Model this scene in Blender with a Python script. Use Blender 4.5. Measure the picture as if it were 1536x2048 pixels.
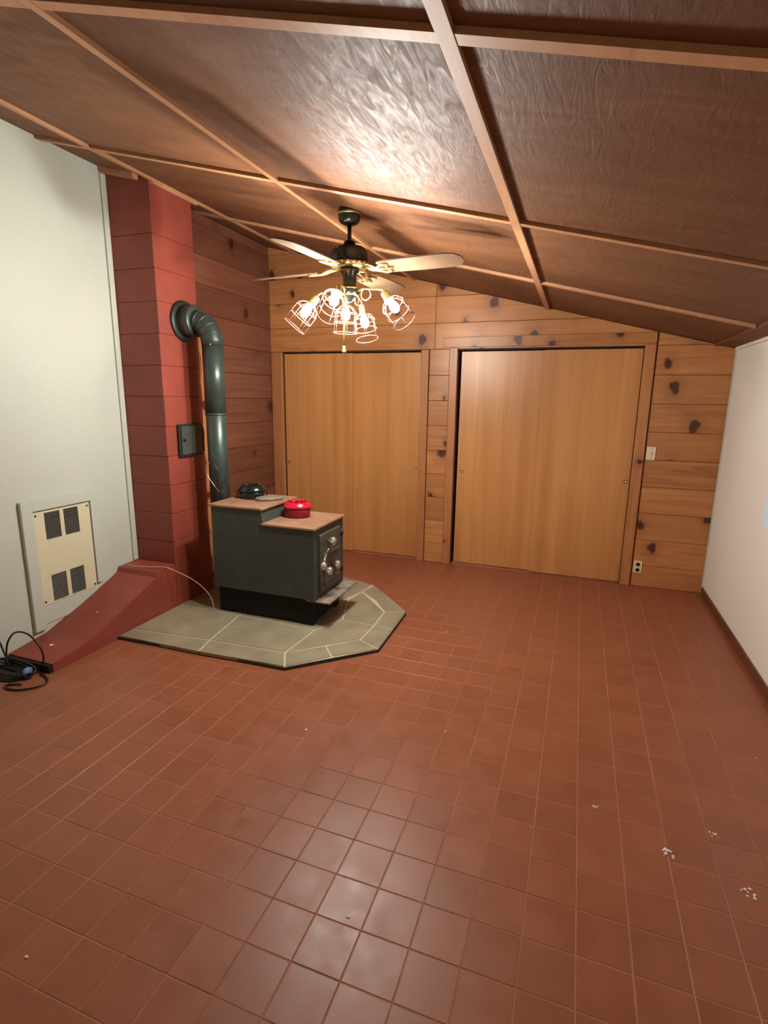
import bpy, math, random
from mathutils import Vector, Matrix
random.seed(7)
for o in list(bpy.data.objects): bpy.data.objects.remove(o)
SC = bpy.context.scene
COL = SC.collection
U = 0.1533            # one floor tile pitch in metres; the plan below is in tile units

# ------------------------------------------------------------------ camera
CAM_F, CAM_P = 1064.44, (-0.7736, -11.9488, 10.3254)
CR = (0.93982431, 0.34139628, 0.01337307)
CU = (-0.08372840, 0.19219333, 0.97777875)
CF = (-0.33123981, 0.92005995, -0.20921253)
cd = bpy.data.cameras.new('camera'); cam = bpy.data.objects.new('camera', cd); COL.objects.link(cam)
cd.sensor_fit = 'HORIZONTAL'; cd.sensor_width = 36.0; cd.lens = CAM_F / 1536 * 36.0
cd.clip_start = 0.02
cam.matrix_world = Matrix(((CR[0], CU[0], -CF[0], CAM_P[0] * U), (CR[1], CU[1], -CF[1], CAM_P[1] * U),
                           (CR[2], CU[2], -CF[2], CAM_P[2] * U), (0, 0, 0, 1)))
SC.camera = cam
# ------------------------------------------------------------------ world, exposure, lamp power
w = bpy.data.worlds.new('dusk_sky'); SC.world = w; w.use_nodes = True
bgn = w.node_tree.nodes['Background']; bgn.inputs[0].default_value = (0.22, 0.60, 1.0, 1); bgn.inputs[1].default_value = 0.42
SC.view_settings.view_transform = 'Standard'; SC.view_settings.look = 'None'
SC.view_settings.gamma = 1.0; SC.view_settings.use_curve_mapping = False
SC.view_settings.exposure = 2.32
SC.cycles.max_bounces = 7; SC.cycles.diffuse_bounces = 5; SC.cycles.glossy_bounces = 3; SC.cycles.transmission_bounces = 3
SC.cycles.sample_clamp_indirect = 6.0; SC.cycles.use_denoising = True; SC.cycles.adaptive_threshold = 0.03
SC.cycles.caustics_reflective = False; SC.cycles.caustics_refractive = False
BULB_STRENGTH = 205.0
BULB_COLOR = (1.0, 1.0, 0.93)

# ------------------------------------------------------------------ helpers
def lin(r, g, b):
    f = lambda c: ((c / 255 + 0.055) / 1.055) ** 2.4 if c > 10 else c / 255 / 12.92
    return (f(r), f(g), f(b), 1.0)

class NT:
    def __init__(s, name):
        s.m = bpy.data.materials.new(name); s.m.use_nodes = True; s.t = s.m.node_tree
        s.b = s.t.nodes['Principled BSDF']
    def n(s, ty, **k):
        nd = s.t.nodes.new(ty)
        for a, v in k.items(): setattr(nd, a, v)
        return nd
    def l(s, a, b): s.t.links.new(a, b)
    def math(s, op, a, b=None, c=None):
        nd = s.n('ShaderNodeMath', operation=op)
        for i, v in enumerate((a, b, c)):
            if v is None: continue
            if isinstance(v, (int, float)): nd.inputs[i].default_value = v
            else: s.l(v, nd.inputs[i])
        return nd.outputs[0]
    def mix(s, fac, a, b):
        nd = s.n('ShaderNodeMix', data_type='RGBA')
        for i, v in ((0, fac), (6, a), (7, b)):
            if isinstance(v, (int, float)): nd.inputs[i].default_value = v
            elif isinstance(v, tuple): nd.inputs[i].default_value = v
            else: s.l(v, nd.inputs[i])
        return nd.outputs[2]
    def ramp(s, fac, stops):
        nd = s.n('ShaderNodeValToRGB'); e = nd.color_ramp.elements
        while len(e) < len(stops): e.new(0.5)
        for i, (p, c) in enumerate(stops):
            e[i].position = p; e[i].color = c if isinstance(c, tuple) else (c, c, c, 1)
        s.l(fac, nd.inputs[0]); return nd.outputs[0]
    def coord(s, scale=(1, 1, 1), rnd=0.0):
        tc = s.n('ShaderNodeTexCoord').outputs['Object']
        if rnd:
            oi = s.n('ShaderNodeObjectInfo').outputs['Random']
            cx = s.n('ShaderNodeCombineXYZ')
            s.l(s.math('MULTIPLY', oi, rnd), cx.inputs[0]); s.l(s.math('MULTIPLY', oi, rnd * 1.7), cx.inputs[1]); s.l(s.math('MULTIPLY', oi, rnd * 2.3), cx.inputs[2])
            va = s.n('ShaderNodeVectorMath', operation='ADD'); s.l(tc, va.inputs[0]); s.l(cx.outputs[0], va.inputs[1]); tc = va.outputs[0]
        mp = s.n('ShaderNodeMapping'); mp.inputs['Scale'].default_value = scale; s.l(tc, mp.inputs['Vector'])
        return mp.outputs[0]
    def noise(s, v, scale, detail=3, rough=0.5, dist=0.0):
        nd = s.n('ShaderNodeTexNoise'); nd.inputs['Scale'].default_value = scale; nd.inputs['Detail'].default_value = detail
        nd.inputs['Roughness'].default_value = rough; nd.inputs['Distortion'].default_value = dist
        s.l(v, nd.inputs['Vector']); return nd.outputs[0]
    def rand(s): return s.n('ShaderNodeObjectInfo').outputs['Random']
    def bump(s, h, strength, dist=0.002):
        nd = s.n('ShaderNodeBump'); nd.inputs['Strength'].default_value = strength; nd.inputs['Distance'].default_value = dist
        s.l(h, nd.inputs['Height']); s.l(nd.outputs[0], s.b.inputs['Normal'])
    def set(s, color=None, rough=None, metal=None, spec=None, coat=None):
        for k, v in (('Base Color', color), ('Roughness', rough), ('Metallic', metal), ('Specular IOR Level', spec), ('Coat Weight', coat)):
            if v is None: continue
            if isinstance(v, (int, float, tuple)): s.b.inputs[k].default_value = v
            else: s.l(v, s.b.inputs[k])
        return s.m

def plain(name, rgb, rough=0.5, metal=0.0, var=0.12, scale=30.0, bump=0.0, spec=0.5):
    s = NT(name); v = s.coord(); n = s.noise(v, scale, 4)
    d = tuple(c * (1 - var) for c in lin(*rgb)[:3]) + (1,); h = tuple(min(1, c * (1 + var)) for c in lin(*rgb)[:3]) + (1,)
    s.set(color=s.mix(s.math('MULTIPLY_ADD', n, 2.0, -0.5), d, h), rough=rough, metal=metal, spec=spec)
    if bump: s.bump(n, bump)
    return s.m

def pine(name, axis, light, mid, dark, knots=0.5, rough=0.38):
    s = NT(name)
    A, B = 1.6, 26.0
    sc = [B, B, B]; sc[axis] = A
    v = s.coord(tuple(sc), rnd=37.0)
    g = s.noise(v, 1.0, 5, 0.6, 0.6)
    sc2 = [7.0, 7.0, 7.0]; sc2[axis] = 0.5
    g2 = s.noise(s.coord(tuple(sc2), rnd=19.0), 1.0, 2)
    col = s.ramp(g, [(0.2, dark), (0.42, mid), (0.78, light)])
    col = s.mix(s.ramp(g2, [(0.35, 0.0), (0.7, 0.55)]), col, mid)
    if knots:
        sk = [4.6, 4.6, 4.6]; sk[axis] = 6.2
        vo = s.n('ShaderNodeTexVoronoi'); vo.voronoi_dimensions = '2D'; vo.inputs['Scale'].default_value = 0.62; vo.inputs['Randomness'].default_value = 1.0
        nv = s.coord(tuple(sk), rnd=53.0)
        nn = s.n('ShaderNodeTexNoise'); nn.inputs['Scale'].default_value = 2.6; nn.inputs['Detail'].default_value = 3.0; s.l(nv, nn.inputs['Vector'])
        mx = s.n('ShaderNodeMix', data_type='VECTOR'); mx.inputs[0].default_value = 0.30; s.l(nv, mx.inputs[4]); s.l(nn.outputs[1], mx.inputs[5])
        spx = s.n('ShaderNodeSeparateXYZ'); s.l(mx.outputs[1], spx.inputs[0]); cbx = s.n('ShaderNodeCombineXYZ')
        s.l(spx.outputs[axis], cbx.inputs[0]); s.l(spx.outputs[0 if axis == 2 else 2], cbx.inputs[1])
        s.l(cbx.outputs[0], vo.inputs['Vector'])
        sep = s.n('ShaderNodeSeparateColor'); s.l(vo.outputs['Color'], sep.inputs[0])
        gate = s.math('GREATER_THAN', sep.outputs[0], 1.0 - knots)
        size = s.math('MULTIPLY_ADD', sep.outputs[1], 0.10, 0.04)
        k = s.math('SUBTRACT', 1.0, s.math('DIVIDE', vo.outputs['Distance'], size))
        core = s.math('MULTIPLY', s.ramp(k, [(0.0, 0.0), (0.35, 1.0)]), gate)
        k2 = s.math('SUBTRACT', 1.0, s.math('DIVIDE', vo.outputs['Distance'], s.math('MULTIPLY', size, 2.6)))
        halo = s.math('MULTIPLY', s.ramp(k2, [(0.0, 0.0), (0.8, 0.6)]), gate)
        col = s.mix(halo, col, dark)
        col = s.mix(s.math('MULTIPLY', core, 0.9), col, lin(62, 30, 22))
    r = s.rand()
    hs = s.n('ShaderNodeHueSaturation'); hs.inputs['Hue'].default_value = 0.5; hs.inputs['Saturation'].default_value = 1.0
    s.l(s.math('MULTIPLY_ADD', r, 0.30, 0.86), hs.inputs['Value']); s.l(col, hs.inputs['Color'])
    s.set(color=hs.outputs[0], rough=rough, spec=0.4)
    s.bump(g, 0.10, 0.001)
    return s.m

M = {}
M['pine_x'] = pine('knotty_pine_planks', 0, lin(200, 142, 90), lin(178, 116, 68), lin(140, 84, 50), 0.9)
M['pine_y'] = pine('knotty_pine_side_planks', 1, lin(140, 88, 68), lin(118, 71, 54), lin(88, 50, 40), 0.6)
M['pine_z'] = pine('pine_casing', 2, lin(200, 142, 92), lin(178, 114, 70), lin(134, 80, 50), 0.4)
M['batten'] = pine('batten_wood', 1, lin(198, 148, 108), lin(182, 130, 92), lin(154, 106, 72), 0.0, 0.55)

def plywood_ceiling():
    s = NT('stained_plywood_ceiling')
    v = s.coord((1.2, 5.0, 1.2), rnd=11.0)
    g = s.noise(v, 1.6, 5, 0.6, 1.2)
    b = s.noise(s.coord((1, 1, 1), rnd=5.0), 1.7, 3)
    col = s.ramp(g, [(0.25, lin(92, 56, 33)), (0.55, lin(114, 71, 43)), (0.8, lin(136, 90, 56))])
    col = s.mix(s.ramp(b, [(0.35, 0.0), (0.7, 0.5)]), col, lin(114, 74, 46))
    st = s.noise(s.coord((30, 7, 30), rnd=3.0), 1.0, 4, 0.65, 1.5)
    s.set(color=col, rough=s.ramp(st, [(0.3, 0.54), (0.75, 0.85)]), spec=0.34)
    s.bump(st, 0.55, 0.004)
    return s.m
M['ceiling'] = plywood_ceiling()

def tile_mat():
    s = NT('red_quarry_tile')
    r = s.rand()
    n = s.noise(s.coord((1, 1, 1), rnd=17.0), 9.0, 4, 0.6)
    n2 = s.noise(s.coord((1, 1, 1), rnd=3.0), 2.0, 2)
    col = s.ramp(n, [(0.25, lin(140, 79, 52)), (0.75, lin(153, 89, 60))])
    hs = s.n('ShaderNodeHueSaturation'); s.l(s.math('MULTIPLY_ADD', r, 0.12, 0.94), hs.inputs['Value']); s.l(col, hs.inputs['Color'])
    s.set(color=hs.outputs[0], rough=s.ramp(n, [(0.25, 0.33), (0.8, 0.50)]), spec=0.42)
    s.bump(n2, 0.08, 0.002)
    return s.m
M['tile'] = tile_mat()
M['grout'] = plain('pink_grout', (172, 116, 92), 0.8, var=0.25, scale=5.0, spec=0.2)

def door_mat():
    s = NT('varnished_plywood_door')
    v = s.coord((11.0, 11.0, 0.45), rnd=7.0)
    g = s.noise(v, 1.0, 3, 0.5, 0.4)
    f = s.noise(s.coord((70, 70, 1.4), rnd=7.0), 1.0, 3, 0.6)
    col = s.ramp(g, [(0.25, lin(188, 124, 66)), (0.5, lin(200, 137, 80)), (0.78, lin(212, 150, 92))])
    col = s.mix(s.ramp(f, [(0.4, 0.0), (0.7, 0.16)]), col, lin(150, 92, 50))
    s.set(color=col, rough=0.36, spec=0.45)
    return s.m
M['door'] = door_mat()
M['white'] = plain('white_paint', (194, 196, 182), 0.55, var=0.02, scale=60, bump=0.04)
M['white_r'] = plain('off_white_paint', (238, 234, 222), 0.6, var=0.02, scale=60, bump=0.05)
M['red'] = plain('red_masonry_paint', (138, 61, 47), 0.52, var=0.14, scale=7, bump=0.15)
M['redjoint'] = plain('red_painted_joint', (110, 46, 38), 0.7, var=0.1, scale=9)
M['slab'] = plain('dark_framing', (70, 42, 28), 0.8)
M['stone'] = plain('grey_green_slate', (144, 132, 108), 0.55, var=0.22, scale=5.0, bump=0.25)
M['mortar'] = plain('pale_mortar', (190, 184, 152), 0.8, var=0.12, scale=40)
M['hearth_edge'] = plain('dark_hearth_edge', (58, 54, 58), 0.7, var=0.5, scale=24, bump=0.4)
M['stove'] = plain('black_stove_paint', (64, 70, 65), 0.5, var=0.2, scale=8, bump=0.05)
M['pedestal_shade'] = plain('shade_darkened_black_iron', (30, 29, 28), 0.8, var=0.2, scale=10, spec=0.2)  # pedestal iron, near-black so the colour carries the shade under the stove body
M['stove_top'] = plain('heat_browned_stove_top', (152, 114, 88), 0.5, var=0.3, scale=9, bump=0.05)
M['stove_door'] = plain('cast_iron_door', (84, 84, 72), 0.45, 0.2, var=0.3, scale=20, bump=0.1)
M['trivet'] = plain('grey_brown_cast_iron', (126, 112, 94), 0.6, var=0.25, scale=18, bump=0.1)
M['ash'] = plain('ash_dusted_steel', (140, 124, 112), 0.7, 0.1, var=0.6, scale=16)
M['nickel'] = plain('nickel_knob', (205, 198, 180), 0.32, 0.8, var=0.1)
M['pipe'] = plain('grey_green_stovepipe', (68, 78, 73), 0.36, 0.45, var=0.22, scale=10, bump=0.04)
M['pipe_dark'] = plain('black_thimble', (44, 50, 48), 0.45, 0.3, var=0.2, scale=12)
M['enamel_red'] = plain('red_enamel', (186, 22, 44), 0.2, var=0.06, scale=10)
M['enamel_red_in'] = plain('dark_red_enamel', (132, 14, 34), 0.3, var=0.06)
M['enamel_black'] = plain('black_enamel', (26, 30, 26), 0.14, var=0.2, scale=8)
M['bronze'] = plain('dark_bronze', (58, 56, 50), 0.3, 0.7, var=0.2, scale=14)
M['brass'] = plain('antique_brass', (196, 172, 116), 0.3, 0.9, var=0.15, scale=20)
M['copper'] = plain('copper_wire', (150, 96, 80), 0.5, 0.5, var=0.1)
M['blade'] = plain('walnut_fan_blade', (96, 74, 56), 0.35, var=0.25, scale=6)
M['cream'] = plain('cream_metal', (216, 206, 172), 0.4, var=0.03, scale=50)
M['louvre'] = plain('grey_louvre', (78, 74, 64), 0.5, 0.3, var=0.2, scale=30)
M['dark'] = plain('dark_cavity', (24, 20, 17), 0.9)
M['ivory'] = plain('ivory_plastic', (226, 206, 168), 0.4, var=0.03)
M['cable'] = plain('black_cable', (22, 20, 22), 0.4, var=0.1)
M['bluetie'] = plain('blue_tie', (110, 130, 190), 0.5)
M['wire'] = plain('pale_wire', (206, 176, 160), 0.5)
M['crumb'] = plain('white_plaster', (236, 228, 222), 0.8)
M['basebrown'] = pine('dark_baseboard', 1, lin(120, 70, 48), lin(98, 56, 40), lin(70, 40, 30), 0.0)
M['track'] = plain('dark_track', (46, 30, 20), 0.7)
M['winframe'] = plain('white_window_frame', (214, 220, 224), 0.4, var=0.02)
def bulb_mat(name, k):
    s = NT(name); s.b.inputs['Base Color'].default_value = (1, .9, .75, 1)
    s.b.inputs['Emission Color'].default_value = BULB_COLOR + (1,); s.b.inputs['Emission Strength'].default_value = BULB_STRENGTH * k
    return s.m
M['bulb'] = bulb_mat('glowing_bulb', 0.55); M['bulb_bright'] = bulb_mat('brighter_glowing_bulb', 1.75)
def glass_mat():
    s = NT('window_glass'); t = s.t
    tr = s.n('ShaderNodeBsdfTransparent'); gl = s.n('ShaderNodeBsdfGlossy'); gl.inputs['Roughness'].default_value = 0.02
    mx = s.n('ShaderNodeMixShader'); mx.inputs[0].default_value = 0.06
    s.l(tr.outputs[0], mx.inputs[1]); s.l(gl.outputs[0], mx.inputs[2]); s.l(mx.outputs[0], t.nodes['Material Output'].inputs[0])
    return s.m
M['glass'] = glass_mat()

WLOC = {}
def wloc(o): return WLOC.get(o.name, Vector((0, 0, 0))) if o else Vector((0, 0, 0))

class MB:
    """collects geometry in tile units"""
    def __init__(s): s.v = []; s.f = []; s.sm = []
    def add(s, vs, fs, smooth=False):
        b = len(s.v); s.v += [tuple(x) for x in vs]; s.f += [tuple(i + b for i in f) for f in fs]; s.sm += [smooth] * len(fs); return s
    def box(s, x0, x1, y0, y1, z0, z1, ch=0.0):
        if ch <= 0:
            vs = [(x, y, z) for z in (z0, z1) for y in (y0, y1) for x in (x0, x1)]
            return s.add(vs, [(0, 2, 3, 1), (4, 5, 7, 6), (0, 1, 5, 4), (2, 6, 7, 3), (0, 4, 6, 2), (1, 3, 7, 5)])
        import bmesh
        bm = bmesh.new()
        bmesh.ops.create_cube(bm, size=1.0)
        for v in bm.verts:
            v.co = Vector(((x0 + x1) / 2 + v.co.x * (x1 - x0), (y0 + y1) / 2 + v.co.y * (y1 - y0), (z0 + z1) / 2 + v.co.z * (z1 - z0)))
        bmesh.ops.bevel(bm, geom=list(bm.edges), offset=ch, segments=1, affect='EDGES')
        bm.verts.index_update()
        s.add([v.co for v in bm.verts], [[v.index for v in f.verts] for f in bm.faces]); bm.free(); return s
    def prism(s, poly, fn, d0, d1, ch=0.0):
        """poly: 2-D points; fn(a,b,d) -> xyz; from depth d0 (back) to d1 (front), front edge chamfered"""
        n = len(poly); top = poly
        if ch > 0:
            q = inset(poly, ch)
            if len(q) == n: top = q
        if top is poly:
            vs = [fn(a, b, d0) for a, b in poly] + [fn(a, b, d1) for a, b in poly]
            fs = [tuple(range(n)), tuple(range(n, 2 * n))] + [(i, (i + 1) % n, n + (i + 1) % n, n + i) for i in range(n)]
        else:
            dm = d1 + (d0 - d1) * min(1.0, ch / abs(d1 - d0)) if abs(d1 - d0) > 0 else d1
            vs = [fn(a, b, d0) for a, b in poly] + [fn(a, b, dm) for a, b in poly] + [fn(a, b, d1) for a, b in top]
            fs = [tuple(range(n)), tuple(range(2 * n, 3 * n))]
            for k in (0, 1):
                fs += [(k * n + i, k * n + (i + 1) % n, (k + 1) * n + (i + 1) % n, (k + 1) * n + i) for i in range(n)]
        return s.add(vs, fs)
    def tube(s, pts, r, seg=8, closed=False, caps=True):
        pts = [Vector(p) for p in pts]; n = len(pts)
        rs = r if isinstance(r, (list, tuple)) else [r] * n
        ref = None; vs = []
        for i, p in enumerate(pts):
            if closed: d = pts[(i + 1) % n] - pts[i - 1]
            else: d = pts[min(i + 1, n - 1)] - pts[max(i - 1, 0)]
            d.normalize()
            if ref is None:
                ref = Vector((0, 0, 1)) if abs(d.z) < 0.9 else Vector((1, 0, 0))
            a = (ref - d * ref.dot(d))
            if a.length < 1e-6: a = Vector((0, 1, 0)) - d * d.y
            a.normalize(); b = d.cross(a); ref = a
            for k in range(seg):
                t = 2 * math.pi * k / seg; vs.append(p + a * (rs[i] * math.cos(t)) + b * (rs[i] * math.sin(t)))
        fs = []
        for i in range(n if closed else n - 1):
            j = (i + 1) % n
            for k in range(seg): fs.append((i * seg + k, i * seg + (k + 1) % seg, j * seg + (k + 1) % seg, j * seg + k))
        s.add(vs, fs, True)
        if caps and not closed:
            b = len(s.v) - len(vs)
            s.f += [tuple(b + k for k in range(seg)), tuple(b + (n - 1) * seg + k for k in range(seg))]; s.sm += [False, False]
        return s
    def lathe(s, prof, origin=(0, 0, 0), axis=(0, 0, 1), seg=24, sx=1.0, sy=1.0, xdir=None, smooth=True, caps=True):
        """prof: (radius, height) list around axis"""
        ax = Vector(axis).normalized(); o = Vector(origin)
        a = Vector(xdir) if xdir else (Vector((1, 0, 0)) if abs(ax.x) < 0.9 else Vector((0, 1, 0)))
        a = (a - ax * a.dot(ax)).normalized(); b = ax.cross(a); vs = []
        for r, h in prof:
            for k in range(seg):
                t = 2 * math.pi * k / seg; vs.append(o + ax * h + a * (r * sx * math.cos(t)) + b * (r * sy * math.sin(t)))
        fs = []
        for i in range(len(prof) - 1):
            for k in range(seg): fs.append((i * seg + k, i * seg + (k + 1) % seg, (i + 1) * seg + (k + 1) % seg, (i + 1) * seg + k))
        s.add(vs, fs, smooth); base = len(s.v) - len(vs)
        for i, r in ((0, prof[0][0]), (len(prof) - 1, prof[-1][0])):
            if caps and r > 1e-4: s.f.append(tuple(base + i * seg + k for k in range(seg))); s.sm.append(False)
        return s
    def build(s, name, mat, parent=None, origin=None, kind=None):
        if origin is None: origin = wloc(parent)
        else: origin = Vector(origin) * U
        me = bpy.data.meshes.new(name)
        me.from_pydata([tuple(Vector(v) * U - origin) for v in s.v], [], s.f); me.validate(); me.update()
        me.polygons.foreach_set('use_smooth', s.sm[:len(me.polygons)] + [False] * max(0, len(me.polygons) - len(s.sm)))
        import bmesh
        bm = bmesh.new(); bm.from_mesh(me); bmesh.ops.recalc_face_normals(bm, faces=bm.faces); bm.to_mesh(me); bm.free()
        me.materials.append(M[mat] if isinstance(mat, str) else mat)
        o = bpy.data.objects.new(name, me); COL.objects.link(o)
        WLOC[o.name] = origin
        if parent: o.parent = parent; o.location = origin - wloc(parent)
        else: o.location = origin
        if kind: o['kind'] = kind
        return o

def clip(poly, a, b, c):
    """keep a*x+b*y<=c"""
    out = []
    for i in range(len(poly)):
        p, q = poly[i], poly[(i + 1) % len(poly)]
        dp, dq = a * p[0] + b * p[1] - c, a * q[0] + b * q[1] - c
        if dp <= 0: out.append(p)
        if (dp < 0 < dq) or (dq < 0 < dp):
            t = dp / (dp - dq); out.append((p[0] + (q[0] - p[0]) * t, p[1] + (q[1] - p[1]) * t))
    return out
def area(poly): return 0.5 * sum(poly[i][0] * poly[(i + 1) % len(poly)][1] - poly[(i + 1) % len(poly)][0] * poly[i][1] for i in range(len(poly)))
def inset(poly, d):
    if area(poly) < 0: poly = poly[::-1]
    r = poly
    for i in range(len(poly)):
        p, q = poly[i], poly[(i + 1) % len(poly)]
        ex, ey = q[0] - p[0], q[1] - p[1]; L = math.hypot(ex, ey)
        if L < 1e-6: continue
        a, b = ey / L, -ex / L
        r = clip(r, a, b, a * p[0] + b * p[1] - d)
        if len(r) < 3: return []
    return r
def empty(name, loc, label, cat, group=None):
    o = bpy.data.objects.new(name, None); o.empty_display_size = 0.05; COL.objects.link(o)
    o.location = Vector(loc) * U; WLOC[o.name] = Vector(loc) * U
    return tag(o, label, cat, group)
def tag(o, label, cat, group=None):
    o['label'] = label; o['category'] = cat
    if group: o['group'] = group
    return o
def struct(o, label=None):
    o['kind'] = 'structure'
    if label: o['label'] = label
    return o
def proj(P):
    d = [P[i] - CAM_P[i] for i in range(3)]
    x = sum(a * b for a, b in zip(CR, d)); y = sum(a * b for a, b in zip(CU, d)); z = sum(a * b for a, b in zip(CF, d))
    if z < 0.2: return None
    return (768 + CAM_F * x / z, 1024 - CAM_F * y / z)

# ------------------------------------------------------------------ room plan (tile units)
XL, XR, YB, YF = -21.05, 6.36, 20.24, -17.0
XP = -20.5                                        # face of the planked left wall behind the chimney
def ZC(x): return 14.6 - 0.25 * x                 # ceiling underside
HZ = 0.18                                         # hearth top

# floor slab (grout) with the tiles as its pieces
floor = struct(MB().box(XL - .5, XR + .5, YF - .5, YB + 3.5, -0.8, -0.008).build('floor', 'grout'), 'red-brown quarry tile floor with thin pale joints')
GAP = 0.012
def tile_geo(mb, x0, x1, y0, y1):
    c = 0.008; z = 0.0
    if x1 - x0 < 0.06 or y1 - y0 < 0.06: return
    b = [(x0, y0), (x1, y0), (x1, y1), (x0, y1)]; t = [(x0 + c, y0 + c), (x1 - c, y0 + c), (x1 - c, y1 - c), (x0 + c, y1 - c)]
    vs = [(a, d, -0.05) for a, d in b] + [(a, d, z - 0.005) for a, d in b] + [(a, d, z) for a, d in t]
    fs = [(8, 9, 10, 11)] + [(i, (i + 1) % 4, 4 + (i + 1) % 4, 4 + i) for i in range(4)] + [(4 + i, 4 + (i + 1) % 4, 8 + (i + 1) % 4, 8 + i) for i in range(4)]
    mb.add(vs, fs)
HEARTH = [(-18.7, 4.2), (-10.65, 4.44), (-7.82, 7.17), (-7.94, 11.4), (-10.69, 14.27), (-13.2, 15.1), (-18.7, 15.1)]
def in_hearth(x, y):
    return x < -7.9 and 4.4 < y < 15 and len(clip(HEARTH, 1, 0, 99)) and all(
        (HEARTH[(i + 1) % 7][0] - HEARTH[i][0]) * (y - HEARTH[i][1]) - (HEARTH[(i + 1) % 7][1] - HEARTH[i][1]) * (x - HEARTH[i][0]) > 0 for i in range(7))
cells = []; rest = []
for i in range(-22, 7):
    for j in range(-17, 21):
        x0, x1, y0, y1 = max(i, XL), min(i + 1, XR), max(j, YF), min(j + 1, YB + .2)
        if x1 - x0 < 0.05 or y1 - y0 < 0.05: continue
        full = x1 - x0 > 0.99 and y1 - y0 > 0.99
        q = [proj((a, b, 0)) for a, b in ((x0, y0), (x1, y0), (x1, y1), (x0, y1))]
        c = proj(((x0 + x1) / 2, (y0 + y1) / 2, 0))
        vis = full and all(q) and c and 0 < c[0] < 1536 and 0 < c[1] < 2048 and not in_hearth(i + .5, j + .5) and not (i < -18 and j > 0) and not (i < -7 and j > 10)
        (cells if vis else rest).append((abs(area(q)) if all(q) else 0, i, j, x0, x1, y0, y1))
cells.sort(reverse=True)
rest += cells[300:]; cells = cells[:300]
mb = MB(); tile_geo(mb, GAP, 1 - GAP, GAP, 1 - GAP)
first = mb.build('tile', 'tile', floor, origin=(0, 0, 0)); tme = first.data
for k, (_, i, j, x0, x1, y0, y1) in enumerate(cells):
    if k == 0: o = first
    else:
        o = bpy.data.objects.new('tile', tme); COL.objects.link(o); o.parent = floor
    o.location = (i * U, j * U, random.uniform(-.0004, .0004))
mb = MB()
for (_, i, j, x0, x1, y0, y1) in rest: tile_geo(mb, x0 + GAP, x1 - GAP, y0 + GAP, y1 - GAP)
mb.build('tile_field', 'tile', floor, kind='stuff')

# ------------------------------------------------------------------ walls
Y0 = YB + 0.1
wb = MB()
D1 = (-19.68, -10.08); D2 = (-7.85, 2.15); DH = 13.28
for x0, x1 in ((XL - .5, D1[0]), (D1[1], D2[0]), (D2[1], XR + .5)): wb.box(x0, x1, Y0, Y0 + .7, -.5, 20.5)
for x0, x1 in (D1, D2): wb.box(x0, x1, Y0, Y0 + .7, DH + .12, 20.5)
wb.box(XL - .5, XR + .5, YB + 3.2, YB + 3.6, -.5, 20.5).box(XL - .5, XR + .5, Y0, YB + 3.6, 15.0, 15.2)
wall_back = struct(wb.build('wall_back', 'slab'), 'back wall of knotty pine planks around two closets')
ZS = [0.0, 1.23, 2.74, 4.25, 5.73, 7.22, 8.72, 10.22, 11.71, 13.22, 14.7, 16.2, 17.7, 19.2, 20.7]
def plank(x0, x1, z0, z1, parent, fn, mat, cx=None):
    g = 0.008
    poly = [(x0 + g, z0 + g), (x1 - g, z0 + g), (x1 - g, z1 - g), (x0 + g, z1 - g)]
    if cx: poly = cx(poly)
    if len(poly) < 3 or abs(area(poly)) < 0.05: return
    MB().prism(poly, fn, 0.1, 0.0, 0.02).build('plank', mat, parent)
cc = lambda p: clip(p, 0.25, 1.0, 14.6 - 0.02)
fb = lambda a, b, d: (a, YB + d, b)
for k in range(len(ZS) - 1):
    z0, z1 = ZS[k], ZS[k + 1]
    if z1 <= 13.3: plank(-9.58, -8.34, z0, z1, wall_back, fb, 'pine_x', cc)
    plank(2.72, XR, z0, z1, wall_back, fb, 'pine_x', cc)
    if z0 >= 13.2:
        plank(-20.6, -9.28, z0, z1, wall_back, fb, 'pine_x', cc); plank(-9.28, 2.66, z0, z1, wall_back, fb, 'pine_x', cc)
# left wall: white, with planks behind the chimney
wall_left = struct(MB().box(XL - .5, XL, YF - .5, 10.62, -.3, ZC(XL) + .6).box(XL - .5, XL + .3, 10.62, Y0, -.3, ZC(XL) + .5).build('wall_left', 'white'), 'white painted left wall')
pl = MB().box(XL + .3, XP - .1, 10.62, Y0, 0.0, ZC(XP) + .02).build('plank_backing', 'slab', wall_left)
fl = lambda a, b, d: (XP - d, a, b)
for k in range(len(ZS) - 1):
    z0, z1 = ZS[k] - .02, min(ZS[k + 1] - .02, ZC(XP) - .02)
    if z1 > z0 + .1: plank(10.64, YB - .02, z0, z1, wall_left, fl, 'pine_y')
# right wall with the window opening
WY0, WY1, WZ0, WZ1 = 6.6, 12.42, 5.66, 10.9
wr = MB()
for y0, y1, z0, z1 in ((YF - .5, WY0, -.3, 13.4), (WY1, Y0 + .6, -.3, 13.4), (WY0, WY1, -.3, WZ0), (WY0, WY1, WZ1, 13.4)): wr.box(XR, XR + .9, y0, y1, z0, z1)
wall_right = struct(wr.build('wall_right', 'white_r'), 'off white painted right wall')
wall_front = struct(MB().box(XL - .5, XR + .9, YF - .5, YF, -.3, 20.5).build('wall_front', 'white'), 'white wall behind the viewer')
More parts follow.
